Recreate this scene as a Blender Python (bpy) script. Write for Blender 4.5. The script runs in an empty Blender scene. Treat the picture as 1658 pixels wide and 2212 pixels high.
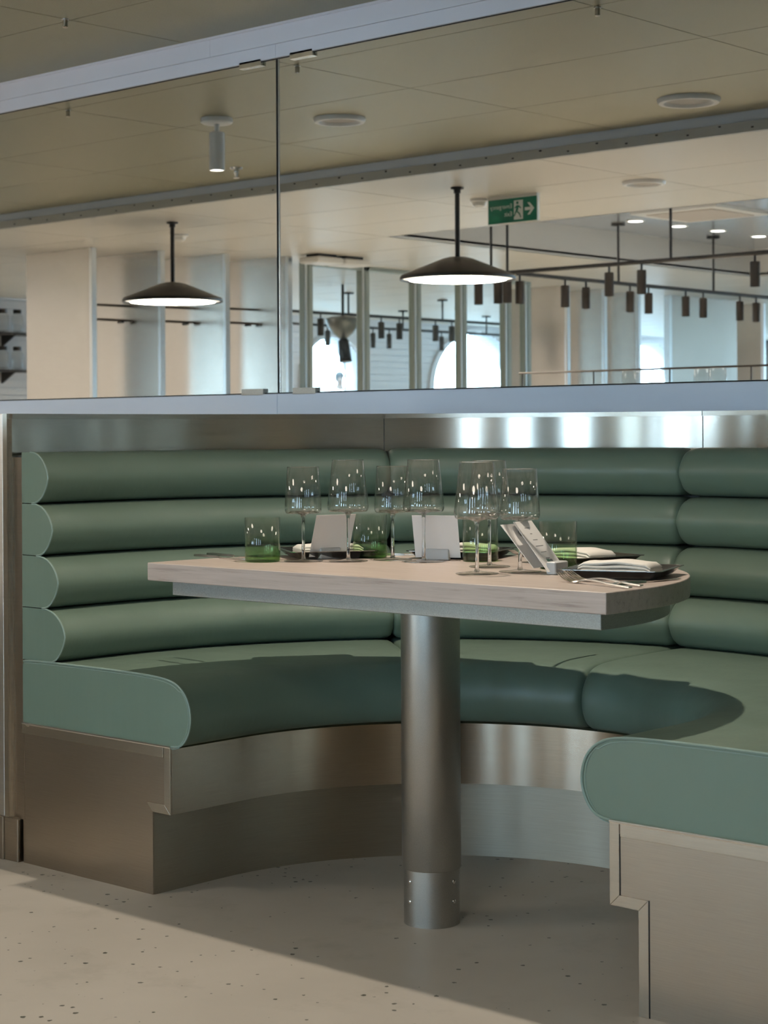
import bpy, math, random
from mathutils import Vector, Matrix
random.seed(7)
SC = bpy.context.scene
COL = SC.collection
# ------------------------------------------------------------------ camera
F, YAW, ROLL, PY0 = 4013.0, 0.7401, -0.0056, 934.6
CAM = Vector((2.5566, -4.28, 1.0403))
FW = Vector((-math.sin(YAW), math.cos(YAW), 0)); RT = Vector((math.cos(YAW), math.sin(YAW), 0)); UP = Vector((0, 0, 1))
R2 = RT * math.cos(ROLL) + UP * math.sin(ROLL); U2 = -RT * math.sin(ROLL) + UP * math.cos(ROLL)
cd = bpy.data.cameras.new('camera'); cam = bpy.data.objects.new('camera', cd); COL.objects.link(cam)
cam.matrix_world = Matrix(((R2.x, U2.x, -FW.x, CAM.x), (R2.y, U2.y, -FW.y, CAM.y), (R2.z, U2.z, -FW.z, CAM.z), (0, 0, 0, 1)))
cd.sensor_fit = 'VERTICAL'; cd.sensor_height = 36; cd.sensor_width = 36 * 1658 / 2212
cd.lens = F / 2212 * 36
cd.shift_y = -(1106 - PY0) / 2212
cd.clip_start = 0.05; cd.clip_end = 200
cd.dof.use_dof = True; cd.dof.focus_distance = 4.1; cd.dof.aperture_fstop = 9
SC.camera = cam
# ------------------------------------------------------------------ colour management, world, lights
SC.view_settings.view_transform = 'Standard'; SC.view_settings.look = 'None'
SC.view_settings.gamma = 1; SC.view_settings.use_curve_mapping = False
SC.view_settings.exposure = 0.0
SC.cycles.max_bounces = 8; SC.cycles.transparent_max_bounces = 20; SC.cycles.glossy_bounces = 5
SC.cycles.use_adaptive_sampling = True; SC.cycles.adaptive_threshold = .12; SC.cycles.adaptive_min_samples = 16
SC.cycles.transmission_bounces = 8; SC.cycles.diffuse_bounces = 3
SC.cycles.caustics_reflective = True; SC.cycles.caustics_refractive = False
SC.cycles.sample_clamp_indirect = 4; SC.cycles.use_denoising = True
w = bpy.data.worlds.new('sky'); SC.world = w; w.use_nodes = True
SKY = w.node_tree.nodes['Background']; SKY.inputs[0].default_value = (0.53, 0.765, 1.0, 1); SKY.inputs[1].default_value = 22.0
WARM = (1.0, 0.88, 0.74)
def light(name, kind, loc, energy, color=WARM, target=None, **kw):
    l = bpy.data.lights.new(name, kind); l.energy = energy; l.color = color
    for k, v in kw.items(): setattr(l, k, v)
    o = bpy.data.objects.new(name, l); COL.objects.link(o); o.location = loc
    if target is not None:
        o.rotation_euler = (Vector(target) - Vector(loc)).to_track_quat('-Z', 'Y').to_euler()
    return o
def portal(loc, target, sx, sy):
    o = light('window_daylight', 'AREA', loc, 1, target=target, shape='RECTANGLE', size=sx, size_y=sy)
    o.data.cycles.is_portal = True
    return o
YW = -8.2                                # window wall behind the camera, added to let in frontal daylight
XF, XR, YB = -11.5, 6.0, -19.0           # far side wall, opposite side wall, rear wall
ZC, ZD, ZK = 2.385, 2.297, 2.52          # ceiling over the booth, main ceiling, raised coffer
# spotlight over the booth, whose rays throw the table's shadow on the seat
light('booth_downlight_lamp', 'SPOT', (-0.09, -1.27, 2.155), 96, target=(-0.09, -1.45, 0), spot_size=math.radians(90), spot_blend=0.6, shadow_soft_size=0.02)
portal((XF - .35, -13.7, 1.3), (0, -13.7, 1.3), 9.0, 2.2)
portal((XF - .35, -8.0, 1.3), (0, -8.0, 1.3), 2.0, 2.2)
portal((-6.5, YB - .25, 1.3), (-6.5, 0, 1.3), 8.0, 2.2)
portal((2.0, YW - .25, 1.3), (2.0, 0, 1.3), 8.0, 2.2)

# ------------------------------------------------------------------ pixel -> place
def ray(x, y): return FW + R2 * ((x - 829) / F) + U2 * ((PY0 - y) / F)
def hz(x, y, z):                          # point on the level z
    d = ray(x, y); return CAM + d * ((z - CAM.z) / d.z)
def vr(x, y, z):                          # the same, seen in the mirror (plane y = 0)
    q = hz(x, y, z); return Vector((q.x, -q.y, q.z))
def vxp(x, y, X):                         # seen in the mirror, on the plane x = X
    d = ray(x, y); q = CAM + d * ((X - CAM.x) / d.x); return Vector((q.x, -q.y, q.z))
def vyp(x, y, Y):                         # seen in the mirror, on the real plane y = Y
    d = ray(x, y); q = CAM + d * ((-Y - CAM.y) / d.y); return Vector((q.x, Y, q.z))

# ------------------------------------------------------------------ mesh building
class MB:
    def __init__(s): s.v = []; s.f = []
    def add(s, vs, fs):
        b = len(s.v); s.v += [tuple(p) for p in vs]; s.f += [tuple(i + b for i in f) for f in fs]; return s
    def box(s, x0, x1, y0, y1, z0, z1):
        return s.add([(x0, y0, z0), (x1, y0, z0), (x1, y1, z0), (x0, y1, z0), (x0, y0, z1), (x1, y0, z1), (x1, y1, z1), (x0, y1, z1)],
                     [(0, 3, 2, 1), (4, 5, 6, 7), (0, 1, 5, 4), (1, 2, 6, 5), (2, 3, 7, 6), (3, 0, 4, 7)])
    def cbox(s, x0, x1, y0, y1, z0, z1, c):                     # box with chamfered vertical and top edges
        def loop(i, z): return [(x0 + i + c, y0 + i, z), (x1 - i - c, y0 + i, z), (x1 - i, y0 + i + c, z), (x1 - i, y1 - i - c, z),
                                (x1 - i - c, y1 - i, z), (x0 + i + c, y1 - i, z), (x0 + i, y1 - i - c, z), (x0 + i, y0 + i + c, z)]
        return s.rings([loop(c, z0), loop(0, z0 + c), loop(0, z1 - c), loop(c, z1)])
    def rings(s, rs, caps=True, closed=True, split=False):
        n = len(rs[0]); vs = [p for r in rs for p in r]; fs = []
        m = n if closed else n - 1
        for i in range(len(rs) - 1):
            for j in range(m):
                a, b = i * n + j, i * n + (j + 1) % n
                fs.append((a, b, b + n, a + n))
        if caps:
            if split:
                k = len(vs); vs += list(rs[0]) + list(rs[-1])
                fs.append(tuple(range(k + n - 1, k - 1, -1))); fs.append(tuple(range(k + n, k + 2 * n)))
            else:
                fs.append(tuple(range(n - 1, -1, -1))); k = (len(rs) - 1) * n; fs.append(tuple(range(k, k + n)))
        return s.add(vs, fs)
    def lathe(s, prof, c=(0, 0, 0), n=32):
        rs = []
        for r, z in prof:
            r = max(r, 1e-5)
            rs.append([(c[0] + r * math.cos(2 * math.pi * j / n), c[1] + r * math.sin(2 * math.pi * j / n), c[2] + z) for j in range(n)])
        return s.rings(rs)
    def prism(s, poly, z0, z1, ax='z'):
        def P(a, b, h): return (a, b, h) if ax == 'z' else ((a, h, b) if ax == 'y' else (h, a, b))
        return s.rings([[P(a, b, z0) for a, b in poly], [P(a, b, z1) for a, b in poly]], split=False)
    def tube(s, pts, r, n=8, closed=False):
        pts = [Vector(p) for p in pts]; rs = []; N = len(pts); prev = None
        for i, p in enumerate(pts):
            if closed: t = pts[(i + 1) % N] - pts[i - 1]
            else: t = pts[min(i + 1, N - 1)] - pts[max(i - 1, 0)]
            t.normalize()
            if prev is None:
                a = Vector((0, 0, 1)) if abs(t.z) < .9 else Vector((1, 0, 0)); u = t.cross(a).normalized()
            else: u = (prev - t * prev.dot(t)).normalized()
            prev = u; w_ = t.cross(u); rr = r[i] if isinstance(r, (list, tuple)) else r
            rs.append([p + (u * math.cos(2 * math.pi * j / n) + w_ * math.sin(2 * math.pi * j / n)) * rr for j in range(n)])
        if closed: rs.append(rs[0])
        return s.rings(rs, caps=not closed)
    def ball(s, c, r, n=16, sz=1.0, lo=-90, hi=90):
        k = 10
        return s.lathe([(r * math.cos(math.radians(lo + (hi - lo) * i / k)), r * sz * math.sin(math.radians(lo + (hi - lo) * i / k))) for i in range(k + 1)], c, n)
    def xf(s, m):
        s.v = [tuple(m @ Vector(p)) for p in s.v]; return s
    def build(s, name, mat, parent=None, org=None, smooth=35, bevel=None):
        o0 = Vector(org) if org is not None else Vector((0, 0, 0))
        me = bpy.data.meshes.new(name); me.from_pydata([tuple(Vector(p) - o0) for p in s.v], [], s.f)
        me.validate(); me.update()
        me.materials.append(mat)
        if smooth:
            for p in me.polygons: p.use_smooth = True
            me.set_sharp_from_angle(angle=math.radians(smooth))
        o = bpy.data.objects.new(name, me); COL.objects.link(o)
        if parent is not None: o.parent = parent
        else: o.location = o0
        if bevel:
            b = o.modifiers.new('bevel', 'BEVEL'); b.width = bevel; b.segments = 2; b.limit_method = 'ANGLE'; b.angle_limit = math.radians(40)
        return o
def tag(o, label, cat=None, group=None, kind=None):
    o['label'] = label
    if cat: o['category'] = cat
    if group: o['group'] = group
    if kind: o['kind'] = kind
    return o
def thing(name, label, cat, loc=(0, 0, 0), rz=0, group=None):
    o = bpy.data.objects.new(name, None); COL.objects.link(o); o.location = loc; o.rotation_euler = (0, 0, rz); o.empty_display_size = .1
    return tag(o, label, cat, group)
def structure(o, label=None):
    o['kind'] = 'structure'
    if label: o['label'] = label
    return o
def copy_tree(o, parent=None, loc=None, rz=None, label=None):
    c = o.copy(); COL.objects.link(c); c.parent = parent
    if loc is not None: c.location = loc
    if rz is not None: c.rotation_euler = (0, 0, rz)
    if label: c['label'] = label
    for ch in list(o.children): copy_tree(ch, c)
    return c
def arc(cx, cy, r, a0, a1, n): return [(cx + r * math.cos(math.radians(a0 + (a1 - a0) * i / n)), cy + r * math.sin(math.radians(a0 + (a1 - a0) * i / n))) for i in range(n + 1)]
def smooth_pts(pts, k=4):                  # Catmull-Rom through open list
    out = []; n = len(pts)
    for i in range(n - 1):
        p0, p1, p2, p3 = pts[max(i - 1, 0)], pts[i], pts[i + 1], pts[min(i + 2, n - 1)]
        for j in range(k):
            t = j / k
            out.append(tuple(.5 * (2 * b + (c - a) * t + (2 * a - 5 * b + 4 * c - d) * t * t + (3 * b - a - 3 * c + d) * t ** 3) for a, b, c, d in zip(p0, p1, p2, p3)))
    out.append(tuple(pts[-1])); return out

# ------------------------------------------------------------------ materials
def mat(name, col, rough=.5, metal=0.0, **kw):
    m = bpy.data.materials.new(name); m.use_nodes = True; b = m.node_tree.nodes['Principled BSDF']
    b.inputs['Base Color'].default_value = (*col, 1); b.inputs['Roughness'].default_value = rough; b.inputs['Metallic'].default_value = metal
    for k, v in kw.items(): b.inputs[k].default_value = v
    return m
def N(m, t, **kw):
    n = m.node_tree.nodes.new(t)
    for k, v in kw.items(): setattr(n, k, v)
    return n
def L(m, a, b): m.node_tree.links.new(a, b)
def bsdf(m): return m.node_tree.nodes['Principled BSDF']
def coords(m, scale=(1, 1, 1), out='Object'):
    tc = N(m, 'ShaderNodeTexCoord'); mp = N(m, 'ShaderNodeMapping'); mp.inputs['Scale'].default_value = scale
    L(m, tc.outputs[out], mp.inputs[0]); return mp.outputs[0]
def noise(m, vec, scale, detail=2, rough=.5):
    n = N(m, 'ShaderNodeTexNoise'); n.inputs['Scale'].default_value = scale; n.inputs['Detail'].default_value = detail; n.inputs['Roughness'].default_value = rough
    L(m, vec, n.inputs['Vector']); return n.outputs['Fac']
def ramp(m, fac, stops):
    r = N(m, 'ShaderNodeValToRGB'); e = r.color_ramp.elements
    while len(e) < len(stops): e.new(.5)
    for i, (p, c) in enumerate(stops): e[i].position = p; e[i].color = (*c, 1) if len(c) == 3 else c
    L(m, fac, r.inputs[0]); return r.outputs[0]
def bump(m, h, strength, dist=.001):
    b = N(m, 'ShaderNodeBump'); b.inputs['Strength'].default_value = strength; b.inputs['Distance'].default_value = dist
    L(m, h, b.inputs['Height']); L(m, b.outputs[0], bsdf(m).inputs['Normal'])
def mathn(m, op, a, b=None):
    n = N(m, 'ShaderNodeMath', operation=op)
    for i, q in enumerate((a, b)):
        if q is None: continue
        if isinstance(q, (int, float)): n.inputs[i].default_value = q
        else: L(m, q, n.inputs[i])
    return n.outputs[0]

M = {}
# sage leather
m = M['leather'] = mat('sage_leather', (.135, .2, .168), .42); bsdf(m).inputs['Specular IOR Level'].default_value = .55
v = coords(m); c = ramp(m, noise(m, v, 2.2, 3), [(.3, (.130, .186, .142)), (.7, (.152, .212, .164))]); L(m, c, bsdf(m).inputs['Base Color'])
L(m, ramp(m, noise(m, v, 6, 3), [(.3, (.36,) * 3), (.7, (.46,) * 3)]), bsdf(m).inputs['Roughness'])
wr = noise(m, coords(m, (9, 9, 1.6)), 1.6, 3, .6)
bump(m, mathn(m, 'ADD', mathn(m, 'MULTIPLY', noise(m, v, 420, 2), .05), wr), .30, .006)
M['piping'] = mat('leather_piping', (.21, .29, .245), .45)
# brushed steels
def steel(name, col, rough, aniso=.6, streak=(4, 4, 260)):
    m = mat(name, col, rough, 1.0); b = bsdf(m); b.inputs['Anisotropic'].default_value = aniso; b.inputs['Anisotropic Rotation'].default_value = .25
    v = coords(m, streak); n = noise(m, v, 3, 3)
    L(m, ramp(m, n, [(.25, tuple(x * .93 for x in col)), (.75, tuple(min(1, x * 1.06) for x in col))]), b.inputs['Base Color'])
    big = noise(m, coords(m), 5, 4, .6)
    L(m, ramp(m, big, [(.3, (rough * .95,) * 3), (.75, (min(1, rough * 1.06),) * 3)]), b.inputs['Roughness'])
    bump(m, n, .02, .0004)
    return m
M['steel'] = steel('brushed_steel', (.60, .55, .475), .19, .8)
M['steel_base'] = steel('scuffed_brushed_steel', (.44, .38, .31), .3, .2)
M['steel_kick'] = steel('dull_brushed_steel', (.40, .35, .28), .4)
M['steel_front'] = steel('front_brushed_steel', (.50, .435, .355), .2, .8)
M['steel_strip'] = steel('satin_steel_strip', (.55, .495, .42), .26, .2)
M['steel_light'] = steel('pale_satin_steel', (.72, .71, .68), .36)
M['fin'] = steel('polished_steel_panel', (.66, .62, .57), .2)
M['edge'] = mat('bright_steel_edge', (.85, .88, .9), .25, 1)
M['chrome'] = mat('chrome', (.8, .78, .75), .14, 1)
M['cutlery'] = mat('cutlery_steel', (.68, .65, .61), .2, 1)
M['tray'] = mat('gunmetal_tray', (.36, .35, .33), .24, 1)
m = M['column'] = mat('bead_blasted_metal', (.44, .42, .38), .36, .95)
L(m, ramp(m, noise(m, coords(m), 900, 1), [(.3, (.40, .38, .34)), (.7, (.48, .46, .42))]), bsdf(m).inputs['Base Color'])
m = M['frame'] = mat('metallic_paint', (.36, .36, .33), .45, .6)
L(m, ramp(m, noise(m, coords(m), 700, 1), [(.35, (.32, .32, .29)), (.65, (.42, .42, .39))]), bsdf(m).inputs['Base Color'])
# limed oak table top
m = M['oak'] = mat('limed_oak', (.5, .42, .36), .36)
v = coords(m, (1.3, 26, 26)); n1 = noise(m, v, 3.2, 6, .65)
v2 = coords(m, (4, 160, 160)); n2 = noise(m, v2, 2.5, 3)
mx = mathn(m, 'ADD', mathn(m, 'MULTIPLY', n1, .75), mathn(m, 'MULTIPLY', n2, .25))
L(m, ramp(m, mx, [(.33, (.29, .225, .19)), (.44, (.44, .365, .315)), (.7, (.52, .44, .39))]), bsdf(m).inputs['Base Color']); bump(m, mx, .08, .0008)
# speckled floor
m = M['floor'] = mat('speckled_resin_floor', (.4, .37, .32), .5)
v = coords(m, (1, 1, 1)); vo = N(m, 'ShaderNodeTexVoronoi'); vo.inputs['Scale'].default_value = 38
mp = N(m, 'ShaderNodeVectorMath', operation='ADD'); nz = N(m, 'ShaderNodeTexNoise'); nz.inputs['Scale'].default_value = 130; L(m, v, nz.inputs['Vector'])
sc_ = N(m, 'ShaderNodeVectorMath', operation='SCALE'); sc_.inputs['Scale'].default_value = .007; L(m, nz.outputs['Color'], sc_.inputs[0])
L(m, v, mp.inputs[0]); L(m, sc_.outputs[0], mp.inputs[1]); L(m, mp.outputs[0], vo.inputs['Vector'])
sep = N(m, 'ShaderNodeSeparateColor'); L(m, vo.outputs['Color'], sep.inputs[0])
th = mathn(m, 'MULTIPLY', mathn(m, 'SUBTRACT', sep.outputs[0], .42), .36)
fl = mathn(m, 'LESS_THAN', vo.outputs['Distance'], th)
base = ramp(m, noise(m, v, 1.6, 5, .6), [(.3, (.385, .352, .30)), (.7, (.435, .40, .345))])
st = ramp(m, noise(m, v, 4.2, 6, .7), [(.55, (1, 1, 1)), (.78, (.8, .79, .77))])
mul = N(m, 'ShaderNodeMix', data_type='RGBA', blend_type='MULTIPLY'); mul.inputs[0].default_value = 1; L(m, base, mul.inputs[6]); L(m, st, mul.inputs[7])
mix = N(m, 'ShaderNodeMix', data_type='RGBA'); L(m, fl, mix.inputs[0]); L(m, mul.outputs[2], mix.inputs[6]); mix.inputs[7].default_value = (.075, .072, .055, 1)
L(m, mix.outputs[2], bsdf(m).inputs['Base Color']); L(m, ramp(m, noise(m, v, 3, 4), [(.3, (.42,) * 3), (.7, (.58,) * 3)]), bsdf(m).inputs['Roughness'])
# ceilings, walls
m = M['ceil_panel'] = mat('perforated_olive_panel', (.36, .34, .26), .42, .35)
tc = coords(m, (140, 140, 1)); sx = N(m, 'ShaderNodeSeparateXYZ'); L(m, tc, sx.inputs[0])
fx = mathn(m, 'SUBTRACT', mathn(m, 'FRACT', sx.outputs[0]), .5); fy = mathn(m, 'SUBTRACT', mathn(m, 'FRACT', sx.outputs[1]), .5)
dd = mathn(m, 'ADD', mathn(m, 'MULTIPLY', fx, fx), mathn(m, 'MULTIPLY', fy, fy)); ho = mathn(m, 'LESS_THAN', dd, .05)
mix = N(m, 'ShaderNodeMix', data_type='RGBA'); L(m, ho, mix.inputs[0]); mix.inputs[6].default_value = (.31, .302, .205, 1); mix.inputs[7].default_value = (.16, .15, .11, 1)
L(m, mix.outputs[2], bsdf(m).inputs['Base Color'])
M['ceil_light'] = mat('pale_ceiling_panel', (.66, .63, .56), .4)
M['ceil_gloss'] = mat('satin_metal_ceiling', (.62, .66, .72), .22, .6)
M['dark'] = mat('dark_void', (.02, .02, .02), .8)
M['joint'] = mat('dark_joint', (.05, .05, .045), .7)
m = M['band'] = mat('pale_lilac_paint', (.68, .75, .86), .38)
L(m, ramp(m, noise(m, coords(m, (1, 1, 4)), 3, 4), [(.3, (.65, .72, .83)), (.7, (.69, .76, .87))]), bsdf(m).inputs['Base Color'])
M['band_top'] = mat('pale_lilac_gloss_paint', (.86, .85, .93), .35)
M['wall'] = mat('grey_plaster', (.5, .49, .46), .6)
M['white'] = mat('white_paint', (.78, .78, .76), .45)
M['boards'] = mat('white_shiplap_paint', (.74, .74, .76), .5)
M['black'] = mat('black_powder_coat', (.02, .02, .021), .42)
M['bronze'] = mat('dark_bronze', (.06, .052, .045), .4, .3)
M['sage_post'] = mat('grey_green_post', (.34, .39, .36), .4, .3)
M['mirror'] = mat('silvered_mirror', (.87, .88, .865), .0, 1)
M['sign_green'] = mat('sign_green', (.0, .17, .105), .4)
M['sign_white'] = mat('sign_white', (.8, .84, .82), .4)
M['linen'] = mat('linen', (.66, .63, .57), .85)
bump(M['linen'], noise(M['linen'], coords(M['linen']), 700, 2), .3, .0006)
M['paper'] = mat('menu_card_paper', (.76, .74, .71), .6)
M['ink'] = mat('grey_ink', (.25, .25, .24), .6)
M['ink_green'] = mat('green_ink', (.16, .28, .2), .6)
M['skin'] = mat('skin', (.07, .035, .02), .7); M['hair'] = mat('dark_hair', (.005, .004, .004), .8); M['cloth'] = mat('white_shirt', (.8, .8, .8), .8)
def emit(name, col, s):
    m = mat(name, (.8, .8, .8), .4); b = bsdf(m); b.inputs['Emission Color'].default_value = (*col, 1); b.inputs['Emission Strength'].default_value = s; return m
M['lamp_glow'] = emit('lamp_lens', (1, .95, .85), 6)
M['pend_glow'] = emit('pendant_diffuser', (1, .93, .8), 1.3)
M['dl_glow'] = emit('downlight_lens', (1, .98, .95), 9)
# thin glass: clear pass-through with a Fresnel sheen
def thin_glass(name, tint=(.97, .985, .975), grad=None, ior=1.5, frost=0):
    m = bpy.data.materials.new(name); m.use_nodes = True; nt = m.node_tree; nt.nodes.remove(nt.nodes['Principled BSDF'])
    out = nt.nodes['Material Output']; tr = N(m, 'ShaderNodeBsdfTransparent'); gl = N(m, 'ShaderNodeBsdfGlossy'); gl.inputs['Roughness'].default_value = .02
    fr = N(m, 'ShaderNodeFresnel'); fr.inputs[0].default_value = ior; mx = N(m, 'ShaderNodeMixShader')
    tr.inputs[0].default_value = (*tint, 1)
    if grad:
        tcn = N(m, 'ShaderNodeTexCoord'); s3 = N(m, 'ShaderNodeSeparateXYZ'); L(m, tcn.outputs['Object'], s3.inputs[0])
        L(m, ramp(m, mathn(m, 'MULTIPLY', s3.outputs[2], 10), grad), tr.inputs[0])
    ge = N(m, 'ShaderNodeNewGeometry'); im = N(m, 'ShaderNodeMix'); im.inputs[2].default_value = ior; im.inputs[3].default_value = 1 / ior
    L(m, ge.outputs['Backfacing'], im.inputs[0]); L(m, im.outputs[0], fr.inputs[0])
    L(m, fr.outputs[0], mx.inputs[0]); L(m, tr.outputs[0], mx.inputs[1]); L(m, gl.outputs[0], mx.inputs[2]); L(m, mx.outputs[0], out.inputs[0])
    return m
M['wine'] = thin_glass('wine_glass_bowl', (.978, .978, .972), ior=1.58)
M['tumbler'] = thin_glass('green_fade_tumbler', grad=[(.0, (.60, .76, .52)), (.16, (.74, .86, .66)), (.38, (.87, .94, .82)), (.65, (.97, .98, .96))])
M['tumbler_base'] = thin_glass('green_tumbler_base', (.62, .76, .54), ior=1.5)
M['pane'] = thin_glass('clear_pane', (.95, .97, .965), ior=1.35)
M['stem'] = mat('solid_clear_glass', (.98, .985, .98), 0.0, 0, **{'Transmission Weight': 1.0, 'IOR': 1.5})
M['green_base'] = mat('solid_green_glass', (.55, .85, .48), 0.02, 0, **{'Transmission Weight': 1.0, 'IOR': 1.45})
M['acrylic'] = mat('frosted_acrylic', (.9, .9, .88), .4, 0, **{'Transmission Weight': .45, 'IOR': 1.45})
# ================================================================== the setting
S = structure
S(MB().box(XF - .6, XR + .4, YB - .4, .25, -.06, 0).build('floor', M['floor'], smooth=0), 'pale speckled resin floor with small dark flecks')
S(MB().box(XF, XR, .02, .2, 0, 2.75).build('wall_back', M['wall'], smooth=0), 'grey wall behind the booth that carries the mirror')
we = MB().box(XF - .3, -2.0, YB - .2, YB, 0, .55).box(XF - .3, -2.0, YB - .2, YB, 2.2, 2.75).box(-2.0, -1.9, YB - .2, YW, 0, 2.75)
for a, b in ((XF - .3, -10.3), (-8.3, -7.5), (-5.5, -4.7), (-2.7, -2.0)): we.box(a, b, YB - .2, YB, .55, 2.2)
S(we.build('wall_rear', M['wall'], smooth=0), 'end wall of the room with tall windows added for daylight')
for i, a in enumerate((-10.3, -7.5, -4.7)):  # windows added to bring bluish daylight onto the far boards
    wo = bpy.data.objects.new('window_%d' % (i + 9), None); COL.objects.link(wo); wo.location = (a, YB, .55); S(wo, 'tall window added in the end wall to let in daylight')
    b = a + (2.0 if a < -5 else 2.0)
    MB().box(0, b - a, -.12, -.11, 0, 1.65).build('pane', M['pane'], wo, smooth=0); MB().box(.98, 1.02, -.14, -.09, 0, 1.65).build('glazing_bar', M['white'], wo, smooth=0)
S(MB().box(XR, XR + .2, YW - .2, .2, 0, 2.75).build('wall_right', M['wall'], smooth=0), 'plain side wall')
rw = MB(); rw.box(-1.9, XR, YW - .2, YW, 0, .55).box(-1.9, XR, YW - .2, YW, 2.15, 2.75)
for a, b in ((-1.9, -1.6), (-1.05, .1), (.65, 1.9), (2.45, 3.7), (4.25, XR)): rw.box(a, b, YW - .2, YW, .55, 2.15)
rwo = S(rw.build('wall_rear', M['wall'], smooth=0), 'unseen window wall added across the aisle from the booth')
for i, (a, b) in enumerate(((-1.6, -1.05), (.1, .65), (1.9, 2.45), (3.7, 4.25))):  # unseen windows added for bluish daylight on the booth
    wo = bpy.data.objects.new('window_%d' % (i + 5), None); COL.objects.link(wo); wo.location = (a, YW, .55); S(wo, 'unseen tall window added across the aisle to let in daylight')
    MB().box(0, b - a, -.12, -.11, 0, 1.6).build('pane', M['pane'], wo, smooth=0); MB().box((b - a) / 2 - .02, (b - a) / 2 + .02, -.14, -.09, 0, 1.6).box(0, b - a, -.14, -.09, 1.05, 1.09).build('glazing_bar', M['white'], wo, smooth=0)
# --- far side wall with arched windows and white shiplap boards
def win(xl, xr_, ytop, zs):
    a, b = vxp(xl, 820, XF).y, vxp(xr_, 820, XF).y
    return ((a + b) / 2, abs(a - b) / 2, zs, min(vxp((xl + xr_) / 2, ytop, XF).z, 2.27))
WINS = [win(652, 788, 726, 1.62), win(935, 1127, 716, 1.55)]
y2 = vxp(1405, 800, XF).y
WINS += [(y2, .8, 1.55, 2.22), (-8.0, .7, 1.55, 2.2)]
def halfw(wd, z):
    yc, hw, zs, zt = wd
    if z < .55 or z > zt: return 0
    return hw if z < zs else hw * math.sqrt(max(0, 1 - ((z - zs) / (zt - zs)) ** 2)) ** 1.15
def spans(z, grow=0):
    cuts = sorted((wd[0] - halfw(wd, z) - grow, wd[0] + halfw(wd, z) + grow) for wd in WINS if halfw(wd, z) > 0)
    out = []; y = YB
    for a, b in cuts:
        if a > y + .02: out.append((y, a))
        y = max(y, b)
    if y < .2: out.append((y, .2))
    return out
wb = MB(); z = 0
while z < 2.75:
    dz = .55 if z == 0 else (.9 if abs(z - .55) < .01 else .03)
    for a, b in spans(z + dz / 2): wb.box(XF - .3, XF - .012, a, b, z, z + dz)
    z += dz
wall_far = S(wb.build('wall_left', M['boards'], smooth=0), 'white shiplap wall with bright arched windows')
z = 1.12; bh = .072
while z < ZD - .01:
    for a, b in spans(z + bh / 2, .05):
        for k in range(1):
            MB().box(XF - .012, XF, a, b, z, min(z + bh - .006, ZD)).build('board', M['boards'], wall_far, smooth=0)
    z += bh
for i, wd in enumerate(WINS):
    yc, hw, zs, zt = wd
    pts = [(-hw, .55), (-hw, zs)] + [(-hw * math.cos(math.radians(a)) , zs + (zt - zs) * math.sin(math.radians(a))) for a in range(6, 175, 6)] + [(hw, zs), (hw, .55)]
    wo = thing('window_%d' % (i + 1), 'bright arched window in the white shiplap wall', 'window', (XF, yc, 0)); del wo['category']; S(wo)
    MB().prism([(a, b) for a, b in pts], -.16, -.15, 'x').build('pane', M['pane'], wo, smooth=0)
    inn = [(a * .93 if abs(a) > .01 else a, b) for a, b in pts]; ou = [(a * 1.1, b if b < zs else zs + (b - zs) * 1.06) for a, b in pts]
    r = MB().rings([[(-.02, a, b) for a, b in pts], [(.02, a, b) for a, b in pts], [(.02, a, b) for a, b in ou], [(-.02, a, b) for a, b in ou], [(-.02, a, b) for a, b in pts]], caps=False, closed=False)
    r.build('window_frame', M['boards'], wo)
# --- ceiling over the booth: olive perforated panels
ce = S(MB().box(XF, XR, -2.53, .02, ZC + .02, ZC + .05).build('ceiling', M['joint'], smooth=0), 'olive perforated metal ceiling panels over the booth')
ys = [.0, -.507, -1.15, -1.795, -2.525]; x0s = [-2.255 + 1.345 * k for k in range(-6, 7)]
for yi in range(4):
    for xi in range(len(x0s) - 1):
        g = .002
        o = MB().box(x0s[xi] + g, x0s[xi + 1] - g, ys[yi + 1] + g, ys[yi] - g, ZC, ZC + .015).build('panel', M['ceil_panel'], ce, smooth=0)
# --- step between the two ceilings, slot behind it
tb = MB().box(XF, XR, -2.545, -2.528, 2.342, ZC + .06)
t1 = S(tb.build('trim_1', M['band'], smooth=0), 'bluish painted fascia where the ceiling steps down')
tb = MB().box(XF, XR, -2.545, -2.523, ZD, 2.342)
t2 = S(tb.build('trim_2', mat('grey_fascia', (.5, .51, .5), .45, .3), smooth=0), 'grey metal strip with screws along the ceiling step')
for k in range(26):
    for dx, dz in ((0, .012), (.16, .03)):
        x = -8.6 + k * .32 + dx
        MB().box(x, x + .012, -2.525, -2.5215, 2.30 + dz, 2.306 + dz).build('screw', M['dark'], t2, smooth=0)
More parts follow.
